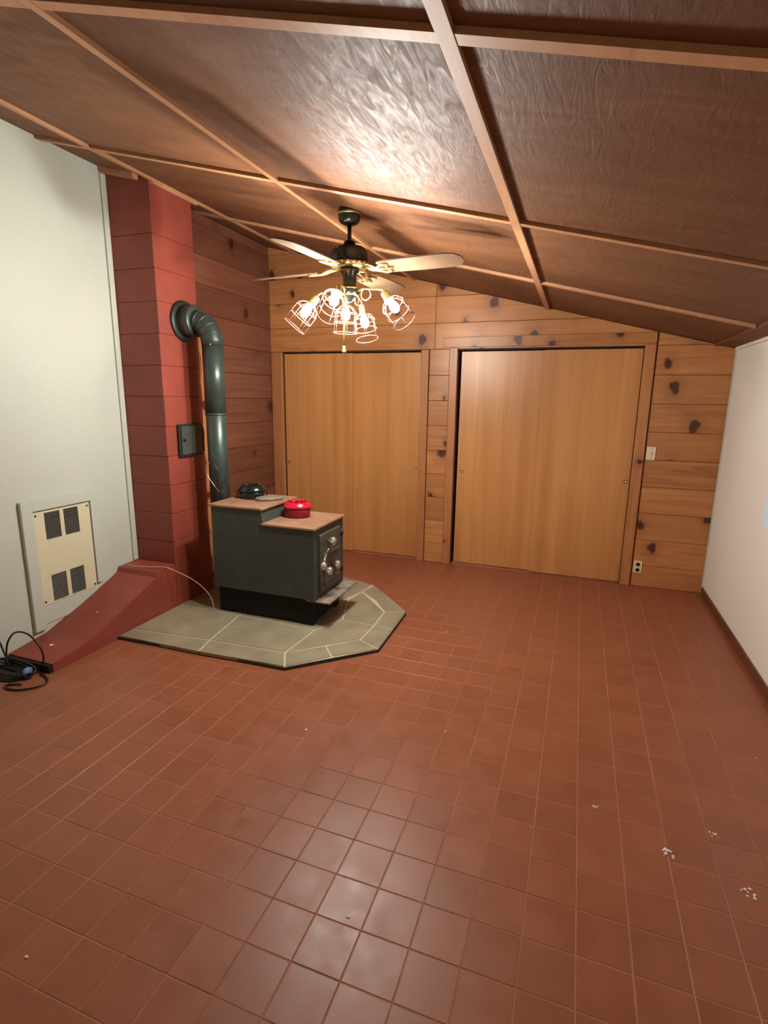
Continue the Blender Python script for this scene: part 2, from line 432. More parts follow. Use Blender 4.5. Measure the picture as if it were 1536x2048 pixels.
# ceiling: plywood sheets and battens on a sloping deck
sl = lambda x, y, d: (x, y, ZC(x) + d)
def slope_box(mb, x0, x1, y0, y1, d0, d1):
    vs = [sl(x, y, d) for d in (d0, d1) for y in (y0, y1) for x in (x0, x1)]
    return mb.add(vs, [(0, 2, 3, 1), (4, 5, 7, 6), (0, 1, 5, 4), (2, 6, 7, 3), (0, 4, 6, 2), (1, 3, 7, 5)])
ceiling = struct(slope_box(MB(), XL - .5, XR + .9, YF - .5, Y0 + .7, .1, .5).build('ceiling', 'slab'), 'sloping ceiling of stained plywood sheets with battens')
BX = [XL - .2, -18.52, -10.7, -2.97, XR + .2]; BY = [YF - .2, -11.9, -3.55, 4.9, 13.25, Y0]
for a in range(4):
    for b in range(5):
        mb = MB(); slope_box(mb, BX[a] + .015, BX[a + 1] - .015, BY[b] + .015, BY[b + 1] - .015, 0.0, .12)
        mb.build('ceiling_panel', 'ceiling', ceiling)
BW, BT = 0.13, 0.105
for y in BY[1:5]:
    for a in range(4):
        xa = XL if a == 0 else BX[a] + BW; xb = 5.3 if a == 3 else BX[a + 1] - BW
        mb = MB(); slope_box(mb, xa, xb, y - BW, y + BW, -BT, 0.0); mb.build('batten', 'batten', ceiling)
for x in BX[1:4]:
    mb = MB(); slope_box(mb, x - BW, x + BW, YF, YB, -BT - .01, 0.0); mb.build('batten', 'batten', ceiling)
mb = MB(); slope_box(mb, XL, -19.2, 7.62, 7.93, -.2, 0.0); mb.build('batten', 'batten', ceiling)
for y0, y1 in ((7.9, 10.7),):
    mb = MB(); slope_box(mb, -18.63, -18.4, y0, y1, -.2, -.116); mb.build('batten', 'batten', ceiling)
# soffit board and white moulding on the right, baseboards
mb = MB(); mb.add([(x, y, z) for y in (YF, YB) for x, z in ((5.35, ZC(5.35)), (5.35, 13.13), (XR, 13.10), (XR, ZC(XR) + .08))], [(0, 1, 2, 3), (4, 5, 6, 7), (0, 1, 5, 4), (1, 2, 6, 5), (2, 3, 7, 6), (0, 3, 7, 4)])
struct(mb.build('trim_1', 'ceiling'), 'stained soffit board along the top of the right wall')
struct(MB().box(XR - .12, XR, YF, YB - .1, 12.9, 13.1).build('trim_2', 'white_r'), 'white moulding along the top of the right wall')
struct(MB().box(XR - .07, XR - .001, YB - .12, YB - .002, 0, 13.1).build('trim_3', 'white'), 'white bead in the corner of right wall and pine wall')
struct(MB().box(XR - .09, XR - .001, YF, YB - .13, 0.0, .42, .02).build('baseboard_right', 'basebrown'), 'dark brown baseboard along the right wall')
struct(MB().box(XL, XL + .1, 7.66, 7.94, 2.3, ZC(XL) - .25, .02).build('trim_4', 'white'), 'white corner strip where the left wall meets the chimney')
# closet casings
def casing(n, x0, x1, z0, z1, mat, label): struct(MB().box(x0, x1, YB - .13, YB + .12, z0, z1, .025).build('trim_%d' % n, mat), label)
casing(5, -20.48, -19.68, 0, 13.2, 'pine_z', 'knotty pine casing left of the closet behind the stove')
casing(6, -10.08, -9.6, 0, 13.2, 'pine_z', 'pine casing right of the closet behind the stove')
casing(7, -8.32, -7.85, 0, 13.28, 'pine_z', 'pine casing left of the right hand closet')
casing(8, 2.15, 2.68, 0, 13.28, 'pine_z', 'pine casing right of the right hand closet')
casing(9, -8.75, 2.68, 13.3, 13.88, 'pine_x', 'pine header board above the right hand closet')
# tracks (dark slot over the doors) and door panels
for k, (x0, x1) in enumerate((D1, D2)):
    MB().box(x0, x1, YB + .14, YB + .8, 13.16, 13.42).build('door_track', 'track', wall_back)
def door(n, x0, x1, y, label, px):
    d = struct(MB().box(x0, x1, y, y + .2, .04, 13.1, .012).build('door_%d' % n, 'door'), label)
    MB().lathe([(0.09, 0.03), (0.09, 0.0), (0.115, -0.02), (0.115, -0.035), (0.07, -0.035), (0.06, -0.01), (0, -0.01)], (px, y, 5.95), (0, 1, 0), 16).build('finger_pull', 'brass', d)
door(1, -19.66, -14.7, YB + .22, 'left sliding plywood door of the closet behind the stove', -19.45)
door(2, -15.0, -10.1, YB + .46, 'right sliding plywood door of the closet behind the stove', -10.3)
door(3, -7.72, -2.6, YB + .46, 'left sliding plywood door of the right hand closet', -7.42)
door(4, -2.95, 2.13, YB + .22, 'right sliding plywood door of the right hand closet', 1.9)
# window
wm = MB(); xa, xb, t = XR + .22, XR + .4, .1
for y0, y1, z0, z1 in ((WY0, WY0 + t, WZ0, WZ1), (WY1 - t, WY1, WZ0, WZ1), (WY0 + t, WY1 - t, WZ0, WZ0 + t), (WY0 + t, WY1 - t, WZ1 - t, WZ1), (WY0 + t, WY1 - t, 8.2, 8.35)): wm.box(xa, xb, y0, y1, z0, z1)
win = struct(wm.build('window_1', 'winframe'), 'white framed window in the right wall')
MB().box(XR + .29, XR + .33, WY0 + t - .02, WY1 - t + .02, WZ0 + t - .02, 8.22).build('pane', 'glass', win)
MB().box(XR + .29, XR + .33, WY0 + t - .02, WY1 - t + .02, 8.33, WZ1 - t + .02).build('pane', 'glass', win)

# ------------------------------------------------------------------ chimney
CX0, CX1, CY0, CY1 = XL + .02, -18.68, 7.95, 10.58
chim = empty('chimney', ((CX0 + CX1) / 2, (CY0 + CY1) / 2, 0), 'square chimney of red painted masonry blocks in the corner beside the white wall', 'chimney')
MB().box(CX0, CX1 - .03, CY0 + .03, CY1 - .03, 0, 19.2).build('mortar_core', 'redjoint', chim)
zz = 0.64
zs = [0.0, 0.64] + [0.64 + 1.375 * k for k in range(1, 14)]
zs = [z for z in zs if z < 18.0] + [19.25]
for a, b in zip(zs, zs[1:]):
    e = random.uniform(-.012, .012)
    if b > 19:
        MB().prism([(CX0, a + .008), (CX1 + e * .5, a + .008), (CX1 + e * .5, ZC(CX1) - .03), (CX0, ZC(CX0) - .03)], lambda q, h, d: (q, d, h), CY1, CY0 + e, .016).build('block', 'red', chim)
        continue
    MB().box(CX0, CX1 + e * .5, CY0 + e, CY1, a + .008, b - .008, .016).build('block', 'red', chim)
cl = empty('cleanout_door', (-18.6, 9.45, 7.4), 'black metal cleanout door on the red chimney beside the stovepipe', 'cleanout door')
MB().box(-18.66, -18.52, 8.62, 10.3, 7.42, 8.98, .03).build('frame', 'pipe_dark', cl)
MB().box(-18.53, -18.44, 8.72, 10.2, 7.52, 8.88, .03).build('door', 'stove', cl)
MB().box(-18.46, -18.32, 8.76, 8.9, 8.2, 8.3, .02).build('latch', 'pipe_dark', cl)
MB().tube([(-18.45, 10.24, 7.6), (-18.45, 10.24, 8.8)], .04, 8).build('hinge', 'pipe_dark', cl)
# masonry ledge and ramp along the left wall
prof = [(1.15, 0.0), (7.93, 0.0), (7.93, 2.28), (6.72, 2.24), (6.62, 2.02), (6.3, 1.86), (4.4, 1.12), (2.8, .55), (1.15, .34)]
led = MB().prism(prof, lambda a, b, d: (XL + .02 + d, a, b), 0, 2.33, .03).build('masonry_ledge', 'red', origin=(-19.9, 4.5, 0))
tag(led, 'red painted masonry ledge ramping down along the foot of the white wall', 'ledge')
MB().box(XL + .04, -18.74, 1.02, 1.14, 0.0, .3, .02).build('end_board', 'dark', led)

# ------------------------------------------------------------------ hearth
he = empty('stone_hearth', (-13, 9, 0), 'grey slate hearth pad with cut corners under the wood stove', 'hearth')
fz = lambda a, b, d: (a, b, d)
MB().prism(inset(HEARTH, .03), fz, 0.0, HZ - .035).build('mortar_bed', 'mortar', he)
for i in range(5):
    p, q = HEARTH[i], HEARTH[i + 1]
    n = Vector((q[1] - p[1], p[0] - q[0], 0)).normalized()
    poly = [p, q, (q[0] - n.x * .06, q[1] - n.y * .06), (p[0] - n.x * .06, p[1] - n.y * .06)]
    MB().prism(poly, fz, 0.002, HZ - .055).build('edge_strip', 'hearth_edge', he)
ST = [[(-18.68, 4.2), (-14.55, 4.24), (-14.8, 5.32), (-18.68, 5.0)], [(-14.55, 4.24), (-10.65, 4.44), (-11.25, 5.49), (-14.8, 5.32)],
      [(-10.65, 4.44), (-9.31, 5.84), (-9.96, 6.62), (-11.25, 5.49)], [(-9.31, 5.84), (-7.82, 7.17), (-8.87, 7.71), (-9.96, 6.62)],
      [(-7.82, 7.17), (-7.88, 9.26), (-8.83, 9.28), (-8.87, 7.71)], [(-7.88, 9.26), (-7.94, 11.4), (-8.92, 10.94), (-8.83, 9.28)],
      [(-7.94, 11.4), (-9.26, 12.73), (-9.91, 12.24), (-8.92, 10.94)], [(-9.26, 12.73), (-10.69, 14.27), (-11.0, 13.13), (-9.91, 12.24)],
      [(-18.68, 5.0), (-14.8, 5.32), (-15.2, 8.04), (-18.68, 8.1)], [(-14.8, 5.32), (-11.25, 5.49), (-11.12, 7.85), (-15.2, 8.04)],
      [(-11.25, 5.49), (-8.87, 7.71), (-8.83, 9.28), (-10.44, 9.37), (-11.12, 7.85)], [(-8.83, 9.28), (-8.92, 10.94), (-11.0, 13.13), (-11.17, 11.73), (-10.44, 9.37)],
      [(-18.68, 8.1), (-15.2, 8.04), (-15.1, 11.6), (-18.68, 11.6)], [(-15.2, 8.04), (-11.12, 7.85), (-10.44, 9.37), (-11.17, 11.73), (-15.1, 11.6)],
      [(-18.68, 11.6), (-15.1, 11.6), (-14.9, 15.08), (-18.68, 15.08)], [(-15.1, 11.6), (-11.17, 11.73), (-11.0, 13.13), (-10.69, 14.27), (-13.2, 15.08), (-14.9, 15.08)]]
for poly in ST:
    q = inset(poly, .045)
    MB().prism(q, fz, HZ - .14, HZ - random.uniform(.0, .012), .012).build('flagstone', 'stone', he)

# ------------------------------------------------------------------ wood stove
SX0, SX1, SY0, SY1 = -16.5, -11.22, 8.05, 11.15
st = empty('wood_stove', (-13.9, 9.6, HZ), 'black steel wood stove with stepped brown top on the slate hearth', 'stove')
prof = [(SX0, 1.45), (SX1, 1.45), (SX1, 4.66), (-13.72, 4.66), (-13.86, 5.34), (SX0, 5.34)]
MB().prism(prof, lambda a, b, d: (a, SY0 + d, b), SY1 - SY0, 0, .02).build('body', 'stove', st)
MB().box(SX0 - .1, -13.74, SY0 - .08, SY1 + .08, 5.34, 5.45, .02).build('top_plate', 'stove_top', st)
MB().box(-13.8, SX1 + .1, SY0 - .08, SY1 + .08, 4.66, 4.77, .02).build('top_plate', 'stove_top', st)
ped = MB().box(SX0 + .12, SX1 - .16, SY0 + .14, SY1 - .14, .3, 1.46)
for x0, x1 in ((SX0 + .12, SX0 + .8), (SX1 - .8, SX1 - .16)):
    for y0, y1 in ((SY0 + .14, SY0 + .5), (SY1 - .5, SY1 - .14)): ped.box(x0, x1, y0, y1, HZ, .31)
ped.build('pedestal', 'pedestal_shade', st)
dr = MB().box(SX1 - .01, SX1 + .13, 8.5, 10.62, 1.7, 4.36, .03).build('fire_door', 'stove_door', st)
for z in (3.3, 2.0): MB().box(SX1 + .1, SX1 + .17, 8.72, 10.4, z, z + .1, .02).build('door_rib', 'stove_door', dr)
for z in (3.98, 2.2):
    MB().tube([(SX1 + .1, 10.8, z - .16), (SX1 + .1, 10.8, z + .16)], .07, 10).box(SX1, SX1 + .1, 10.6, 11.0, z - .05, z + .05).build('hinge', 'pipe_dark', st)
def draft(y, z, r=.17):
    k = MB().tube([(SX1 + .1, y, z), (SX1 + .5, y, z)], .04, 8)
    k.lathe([(0.0, .52), (r * .8, .52), (r, .46), (r, .32), (r * .85, .26), (.05, .24)], (SX1, y, z), (1, 0, 0), 20)
    k.build('draft_knob', 'nickel', dr)
    g = MB()
    for a in range(8):
        t = a * math.pi / 4; g.tube([(SX1 + .30, y + (r + .005) * math.cos(t), z + (r + .005) * math.sin(t)), (SX1 + .48, y + (r + .005) * math.cos(t), z + (r + .005) * math.sin(t))], .022, 6)
    g.build('knob_rib', 'nickel', dr)
draft(9.2, 3.95); draft(8.82, 2.66); draft(9.66, 2.72)
hb = MB().tube([(SX1 + .1, 8.9, 3.42), (SX1 + .24, 8.8, 3.4), (SX1 + .3, 8.55, 3.32), (SX1 + .36, 8.36, 3.2)], .045, 8)
hb.lathe([(0, -.19), (.1, -.16), (.15, -.05), (.14, .08), (.06, .18), (0, .18)], (SX1 + .38, 8.26, 3.06), (0, .25, 1), 16)
hb.build('door_handle', 'nickel', dr)
MB().tube([(SX1 + .12, 9.0, 3.36), (SX1 + .24, 9.1, 3.62)], .03, 6).build('latch_pin', 'nickel', dr)
MB().box(-11.7, -10.5, SY0 + .1, SY1 + .05, 1.32, 1.4, .012).build('ash_shelf', 'ash', st)
MB().tube([(SX0 + .02, 9.6, 4.55), (-16.58, 9.6, 4.55)], .40, 24).build('flue_collar', 'pipe_dark', st)

# ------------------------------------------------------------------ stovepipe
PX, PY, PZ, PR = -17.12, 9.6, 13.72, .475
sp = empty('stovepipe', (PX, PY, 4.1), 'grey stovepipe rising behind the stove and elbowing into the chimney', 'stovepipe')
sp1 = MB().lathe([(0, 4.0), (PR, 4.0), (PR, 9.5), (PR - .03, 9.52), (0, 9.52)], (PX, PY, 0), seg=32)
sp1.tube([(PX, PY, 4.55), (-16.585, PY, 4.55)], .44, 20)
sp1.build('lower_pipe', 'pipe', sp)
MB().lathe([(PR + .012, 9.44), (PR + .012, 12.75)], (PX, PY, 0), seg=32).build('upper_pipe', 'pipe', sp)
MB().lathe([(PR + .014, 9.42), (PR + .03, 9.44), (PR + .03, 9.49), (PR + .014, 9.52)], (PX, PY, 0), seg=32).build('joint_band', 'pipe', sp)
ER = .95
path = [(PX, PY, 12.6), (PX, PY, PZ - ER)] + [(PX - ER + ER * math.cos(t), PY, PZ - ER + ER * math.sin(t)) for t in [math.pi / 2 * k / 5 for k in range(1, 6)]] + [(-18.3, PY, PZ)]
MB().tube(path, PR + .03, 28).build('elbow', 'pipe', sp)
for k in range(0, 6):
    t = math.pi / 2 * k / 5; c = Vector((PX - ER + ER * math.cos(t), PY, PZ - ER + ER * math.sin(t))); d = Vector((-math.sin(t), 0, math.cos(t)))
    MB().lathe([(PR + .03, -.035), (PR + .052, 0), (PR + .03, .035)], c, d, 28).build('elbow_crimp', 'pipe', sp)
MB().lathe([(PR, .75), (PR + .2, .74), (PR + .24, .7), (PR + .24, .08), (PR + .2, .06)], (-18.66, PY, PZ), (1, 0, 0), 32).build('thimble_sleeve', 'pipe', sp)
MB().lathe([(PR, .12), (PR + .32, .12), (PR + .44, .09), (PR + .46, .0)], (-18.66, PY, PZ), (1, 0, 0), 36).build('thimble_ring', 'pipe_dark', sp)
MB().lathe([(0, .03), (.03, .025), (.04, 0)], (PX + .2, PY - PR + .03, 12.62), (.4, -.9, 0), 8).build('screw', 'nickel', sp)
dy = PY - PR - .1
loop = [(PX + .02, PY - PR + .04, 7.22), (PX + .0, dy, 7.24), (PX + .2, dy - .02, 7.12), (PX + .4, dy + .06, 6.75), (PX + .5, dy + .14, 6.2), (PX + .48, dy + .14, 5.95)]
MB().tube(loop, .03, 8).build('damper_handle', 'pipe_dark', sp)
MB().tube([(PX, dy, 7.24), (PX - .22, dy, 7.1), (PX - .34, dy + .03, 6.8), (PX - .2, dy, 6.5), (PX + .1, dy - .02, 6.15), (PX + .36, dy + .04, 5.8)], .012, 8).build('damper_wire', 'nickel', sp)

# ------------------------------------------------------------------ steamers and trivet on the stove
def steamer(name, c, mat, mat2, label, rot, holes, R, hb, hd):
    e = empty(name, c, label, 'steamer')
    xd = (math.cos(rot), math.sin(rot), 0); ca, sa = xd[0], xd[1]; K = .84
    MB().lathe([(0, 0), (R * .84, 0), (R * .92, .04), (R * .97, hb * .6), (R, hb), (R * .95, hb), (R * .9, hb - .06), (0, hb - .1)], c, (0, 0, 1), 36, 1.0, K, xd).build('pot', mat2, e)
    ro = .74                                       # open crown of the lid, as a share of R
    lid = MB().lathe([(R * .98, hb), (R * 1.06, hb + .01), (R * 1.08, hb + .05), (R * 1.02, hb + .1), (R * .92, hb + hd * .62), (R * ro, hb + hd * .82), (R * (ro - .05), hb + hd * .78), (R * (ro + .02), hb + .06)], c, (0, 0, 1), 36, 1.0, K, xd, True, False).build('lid', mat, e)
    MB().lathe([(0, hb + .03), (R * .9, hb + .03), (R * .9, hb + .01), (0, hb + .01)], c, (0, 0, 1), 24, 1, K, xd).build('well', 'dark', lid)
    for k in range(holes):
        t = 2 * math.pi * k / holes; pts = []
        for q in range(6):
            u = q / 5; rr = R * ((ro - .01) * (1 - u) + .2 * u); tt = t + (.7 * u if holes < 14 else 0)
            x, y = rr * math.cos(tt), rr * K * math.sin(tt)
            pts.append((c[0] + x * ca - y * sa, c[1] + x * sa + y * ca, c[2] + hb + hd * (.82 + .18 * math.sin(u * 1.57))))
        MB().tube(pts, .034 if holes < 14 else .02, 6).build('lattice_bar', mat, lid)
    MB().lathe([(R * .16, hb + hd * .94), (R * .25, hb + hd * .95), (R * .25, hb + hd * 1.05), (R * .16, hb + hd * 1.08), (0, hb + hd * 1.08)], c, (0, 0, 1), 20, 1, K, xd).build('lid_boss', mat, lid)
    return e
e = steamer('kettle_steamer', (-12.98, 9.86, 4.77), 'enamel_red', 'enamel_red_in', 'small red enamel stove steamer with pierced lid on the lower step', .35, 9, .64, .46, .34)
e = steamer('kettle_steamer', (-15.55, 10.0, 5.45), 'enamel_black', 'enamel_black', 'black enamel stove steamer with ribbed lid at the back of the stove', .35, 18, .64, .36, .36)
bk = (-15.55, 10.0, 5.45)
for s in (-1, 1):
    a = .35; cx, cy = bk[0] + s * .66 * math.cos(a), bk[1] + s * .66 * math.sin(a)
    MB().tube([(cx + s * (.02 + .09 * math.sin(t)) , cy, bk[2] + .27 + .1 * math.cos(t)) for t in [math.pi * k / 8 for k in range(9)]], .028, 8).build('ring_handle', 'enamel_black', e)
tv = empty('trivet', (-14.35, 9.75, 5.45), 'flat oval cast iron trivet lying on the upper step of the stove', 'trivet')
xd = (math.cos(.75), math.sin(.75), 0)
MB().lathe([(0, .0), (.58, .0), (.66, .04), (.67, .12), (.62, .16), (.52, .15), (0, .145)], (-14.5, 9.85, 5.45), (0, 0, 1), 28, 1.0, .5, xd).build('plate', 'trivet', tv)
MB().tube([(-14.5 + .54 * (math.cos(t) * xd[0] - .5 * math.sin(t) * xd[1]), 9.85 + .54 * (math.cos(t) * xd[1] + .5 * math.sin(t) * xd[0]), 5.61) for t in [2 * math.pi * k / 20 for k in range(20)]], .02, 6, True).build('rim', 'trivet', tv)

# ------------------------------------------------------------------ plank end board on the left pine wall
mb = MB(); pts = []
for k in range(24):
    z = .2 + k * (13.4 - .2) / 23; pts.append((12.72 + .1 * math.sin(k * 1.9) + .07 * math.sin(k * .7), z))
poly = pts + [(13.35, 18.9), (13.35, .2)]
vs = []; n = len(pts)
for d in (XP + .002, XP + .14): vs += [(d, a, b) for a, b in pts] + [(d, 13.35, b) for a, b in pts]
fs = []
for i in range(n - 1):
    fs += [(i, i + 1, n + i + 1, n + i), (2 * n + i, 2 * n + i + 1, 3 * n + i + 1, 3 * n + i), (i, i + 1, 2 * n + i + 1, 2 * n + i), (n + i, n + i + 1, 3 * n + i + 1, 3 * n + i)]
mb.add(vs, fs)
struct(mb.build('trim_10', 'pine_z'), 'rough edged pine strip on the wall behind the stovepipe')

# ------------------------------------------------------------------ access grille on the white wall
gr = empty('wall_grille', (XL, 4.0, 1.7), 'cream metal grille cover with four louvred openings in the white wall', 'grille')
fw = lambda y0, y1, z0, z1, x0, x1, n, m, p=None, ch=.015: MB().box(XL + x0, XL + x1, y0, y1, z0, z1, ch).build(n, m, p or gr)
fw(2.26, 2.74, .75, 6.15, .002, .17, 'frame_stile', 'white'); fw(5.46, 5.72, 1.85, 6.15, .002, .12, 'frame_stile', 'white')
fw(2.74, 5.46, 5.7, 6.15, .002, .15, 'frame_rail', 'white'); fw(2.74, 5.46, .9, 1.68, .002, .05, 'frame_rail', 'white')
OP = [(3.24, 3.95, 4.43, 5.57), (4.12, 4.84, 4.43, 5.57), (3.26, 3.95, 1.74, 2.9), (4.14, 4.82, 1.74, 2.9)]
cv = MB(); xa, xb = XL + .012, XL + .07
ys = [2.78, 3.25, 3.95, 4.13, 4.83, 5.41]; zs_ = [1.70, 1.76, 2.9, 4.43, 5.56, 5.64]
for i in range(5):
    for j in range(5):
        if i in (1, 3) and j in (1, 3): continue
        cv.box(xa, xb, ys[i], ys[i + 1], zs_[j], zs_[j + 1])
cover = cv.build('cover_panel', 'cream', gr)
for i in (1, 3):
    for j in (1, 3):
        MB().box(XL + .003, XL + .008, ys[i], ys[i + 1], zs_[j], zs_[j + 1]).build('opening_back', 'dark', cover)
        n = 13
        for k in range(n):
            z = zs_[j] + (k + .5) * (zs_[j + 1] - zs_[j]) / n
            MB().add([(XL + .015, ys[i] + .005, z + .02), (XL + .06, ys[i] + .005, z - .03), (XL + .06, ys[i + 1] - .005, z - .03), (XL + .015, ys[i + 1] - .005, z + .02),
                      (XL + .015, ys[i] + .005, z + .03), (XL + .06, ys[i] + .005, z - .02), (XL + .06, ys[i + 1] - .005, z - .02), (XL + .015, ys[i + 1] - .005, z + .03)],
                     [(0, 1, 2, 3), (4, 5, 6, 7), (0, 1, 5, 4), (1, 2, 6, 5), (2, 3, 7, 6), (3, 0, 4, 7)]).build('louvre', 'louvre', cover)
for y in (2.88, 5.3):
    for z in (1.85, 5.5): MB().lathe([(.05, 0), (.045, .02), (0, .03)], (xb, y, z), (1, 0, 0), 10).build('screw', 'louvre', cover)

# ------------------------------------------------------------------ switch plate and outlet on the pine wall
sw = empty('light_switch', (3.0, YB, 7.2), 'ivory light switch plate on pine wall right of the closet', 'light switch')
MB().box(2.78, 3.24, YB - .07, YB - .002, 7.22, 7.94, .02).build('plate', 'ivory', sw)
MB().box(2.97, 3.05, YB - .14, YB - .06, 7.54, 7.68, .01).build('toggle', 'ivory', sw)
for z in (7.34, 7.82): MB().lathe([(.025, 0), (0, .012)], (3.01, YB - .07, z), (0, -1, 0), 8).build('screw', 'louvre', sw)
ou = empty('wall_outlet', (3.0, YB, .8), 'ivory wall outlet plate with two dark sockets near the floor', 'outlet')
MB().box(2.78, 3.24, YB - .07, YB - .002, .78, 1.5, .02).build('plate', 'ivory', ou)
for z in (.98, 1.3): MB().lathe([(.1, 0), (.1, .03), (.085, .04), (0, .04)], (3.01, YB - .07, z), (0, -1, 0), 18).build('socket', 'dark', ou)

# ------------------------------------------------------------------ ceiling fan with five caged lamps
FX, FY = -9.14, 7.21
fan = empty('ceiling_fan', (FX, FY, 11.8), 'four bladed dark bronze ceiling fan with five caged glowing bulbs', 'ceiling fan')
zc = ZC(FX)
MB().lathe([(.36, .12), (.4, -.05), (.4, -.3), (.34, -.42), (.2, -.5), (.1, -.52)], (FX, FY, zc), seg=28).build('canopy', 'bronze', fan)
MB().lathe([(.41, -.1), (.42, -.14), (.41, -.18)], (FX, FY, zc), seg=28).build('canopy_band', 'brass', fan)
MB().tube([(FX, FY, zc - .5), (FX, FY, 15.75)], .075, 14).build('downrod', 'bronze', fan)
MB().lathe([(.1, 15.86), (.2, 15.84), (.24, 15.7), (.55, 15.62), (.66, 15.5), (.68, 15.2), (.62, 15.1), (.3, 15.05)], (FX, FY, 0), seg=36).build('motor_housing', 'bronze', fan)
MB().lathe([(.62, 15.12), (.7, 15.08), (.72, 15.0), (.62, 14.94), (.3, 14.92)], (FX, FY, 0), seg=36).build('motor_ring', 'brass', fan)
for k in range(20):
    t = 2 * math.pi * k / 20
    MB().lathe([(0, -.05), (.06, -.03), (.07, .02), (.03, .06), (0, .07)], (FX + .7 * math.cos(t), FY + .7 * math.sin(t), 15.04), (0, 0, 1), 8).build('rosette', 'brass', fan)
BZ = 14.88
def rot2(t, r, s, z): return (FX + r * math.cos(t) - s * math.sin(t), FY + r * math.sin(t) + s * math.cos(t), z)
for k in range(4):
    t = math.radians(-6 + 90 * k); tp = -math.tan(math.radians(12))
    out = [(1.25, -.36), (1.5, -.42), (2.6, -.46), (3.7, -.48), (4.1, -.42), (4.28, -.22), (4.33, 0), (4.28, .22), (4.1, .42), (3.7, .48), (2.6, .46), (1.5, .42), (1.25, .36)]
    b = MB(); n = len(out)
    b.add([rot2(t, r, s, BZ - .02 + s * tp) for r, s in out] + [rot2(t, r, s, BZ + .02 + s * tp) for r, s in out],
          [tuple(range(n)), tuple(range(n, 2 * n))] + [(i, (i + 1) % n, n + (i + 1) % n, n + i) for i in range(n)])
    b.build('blade', 'blade', fan)
    ir = MB()
    ir.tube([rot2(t, .5, 0, 14.98), rot2(t, .85, 0, 14.9), rot2(t, 1.2, 0, BZ - .05), rot2(t, 1.75, 0, BZ - .05)], .06, 8)
    for s in (-1, 1):
        ir.tube([rot2(t, .55, s * .06, 14.97), rot2(t, .85, s * .24, 14.92 + s * .24 * tp), rot2(t, 1.15, s * .1, BZ - .05 + s * .1 * tp), rot2(t, 1.4, s * .3, BZ - .05 + s * .3 * tp), rot2(t, 1.62, s * .26, BZ - .05 + s * .26 * tp), rot2(t, 1.55, s * .1, BZ - .05 + s * .1 * tp)], .05, 8)
    ir.build('blade_iron', 'brass', fan)
# light kit
MB().lathe([(.3, 14.95), (.36, 14.88), (.34, 14.8), (.25, 14.74), (.25, 14.3), (.33, 14.22), (.36, 14.1), (.3, 13.98), (.18, 13.9), (.1, 13.8), (0, 13.74)], (FX, FY, 0), seg=28).build('switch_housing', 'bronze', fan)
for z in (14.86, 14.24, 14.02): MB().lathe([(.3, z - .04), (.37, z), (.3, z + .04)], (FX, FY, 0), seg=28).build('housing_band', 'brass', fan)
LAMPS = [(-8, 1.85, 13.50, .70), (90, 1.5, 13.27, .45), (125, .72, 13.44, .22), (-152, 1.6, 13.39, .7), (-86, 1.55, 13.58, .75)]
for ang, rb, zb, tilt in LAMPS:
    t = math.radians(ang); rd = Vector((math.cos(t), math.sin(t), 0)); ax = (rd * math.sin(tilt) + Vector((0, 0, -1)) * math.cos(tilt)).normalized()
    bc = Vector((FX, FY, zb)) + rd * rb; so = bc - ax * .52
    h = Vector((FX, FY, 14.12)) + rd * .3
    m1 = h + rd * .28 + Vector((0, 0, .08))
    lc = m1 + rd * .12 + Vector((0, 0, -.2))
    loopp = [lc + Vector((0, 0, .2)) * math.cos(q) + rd * (.2 * math.sin(q)) for q in [2 * math.pi * i / 14 for i in range(14)]]
    arm = MB().tube([h, m1] + loopp[1:13] + [m1 + rd * .05, so - ax * .2 + Vector((0, 0, .06)), so - ax * .1], .03, 8).build('lamp_arm', 'brass', fan)
    MB().lathe([(.05, -.18), (.12, -.14), (.14, -.02), (.14, .16), (.19, .18), (.19, .22), (.1, .24)], so, ax, 18).build('socket', 'brass', arm)
    MB().lathe([(.08, .2), (.09, .26), (.14, .40), (.17, .54), (.145, .66), (.08, .73), (0, .76)], so, ax, 14).build('bulb', 'bulb_bright' if ang in (125, -86) else 'bulb', arm)
    cg = MB()
    a = ax.orthogonal().normalized(); b = ax.cross(a)
    cp = [(.17, .2), (.32, .3), (.43, .46), (.45, 1.2)]
    for q in range(6):
        u = a * math.cos(q * math.pi / 3) + b * math.sin(q * math.pi / 3)
        cg.tube([so + ax * hh + u * rr for rr, hh in cp], .013, 6)
    for rr, hh in ((.43, .46), (.44, .82), (.45, 1.2)):
        cg.tube([so + ax * hh + (a * math.cos(q * math.pi / 12) + b * math.sin(q * math.pi / 12)) * rr for q in range(24)], .015, 6, True)
    cg.build('wire_cage', 'copper', arm)
ch = MB().tube([(FX - .08, FY - .25, 14.0), (FX - .1, FY - .27, 12.2)], .042, 8).build('pull_chain', 'brass', fan)
MB().lathe([(.03, .25), (.06, .18), (.05, .1), (.09, .04), (.06, -.04), (0, -.06)], (FX - .1, FY - .27, 11.98), (0, 0, 1), 12).build('chain_finial', 'brass', ch)

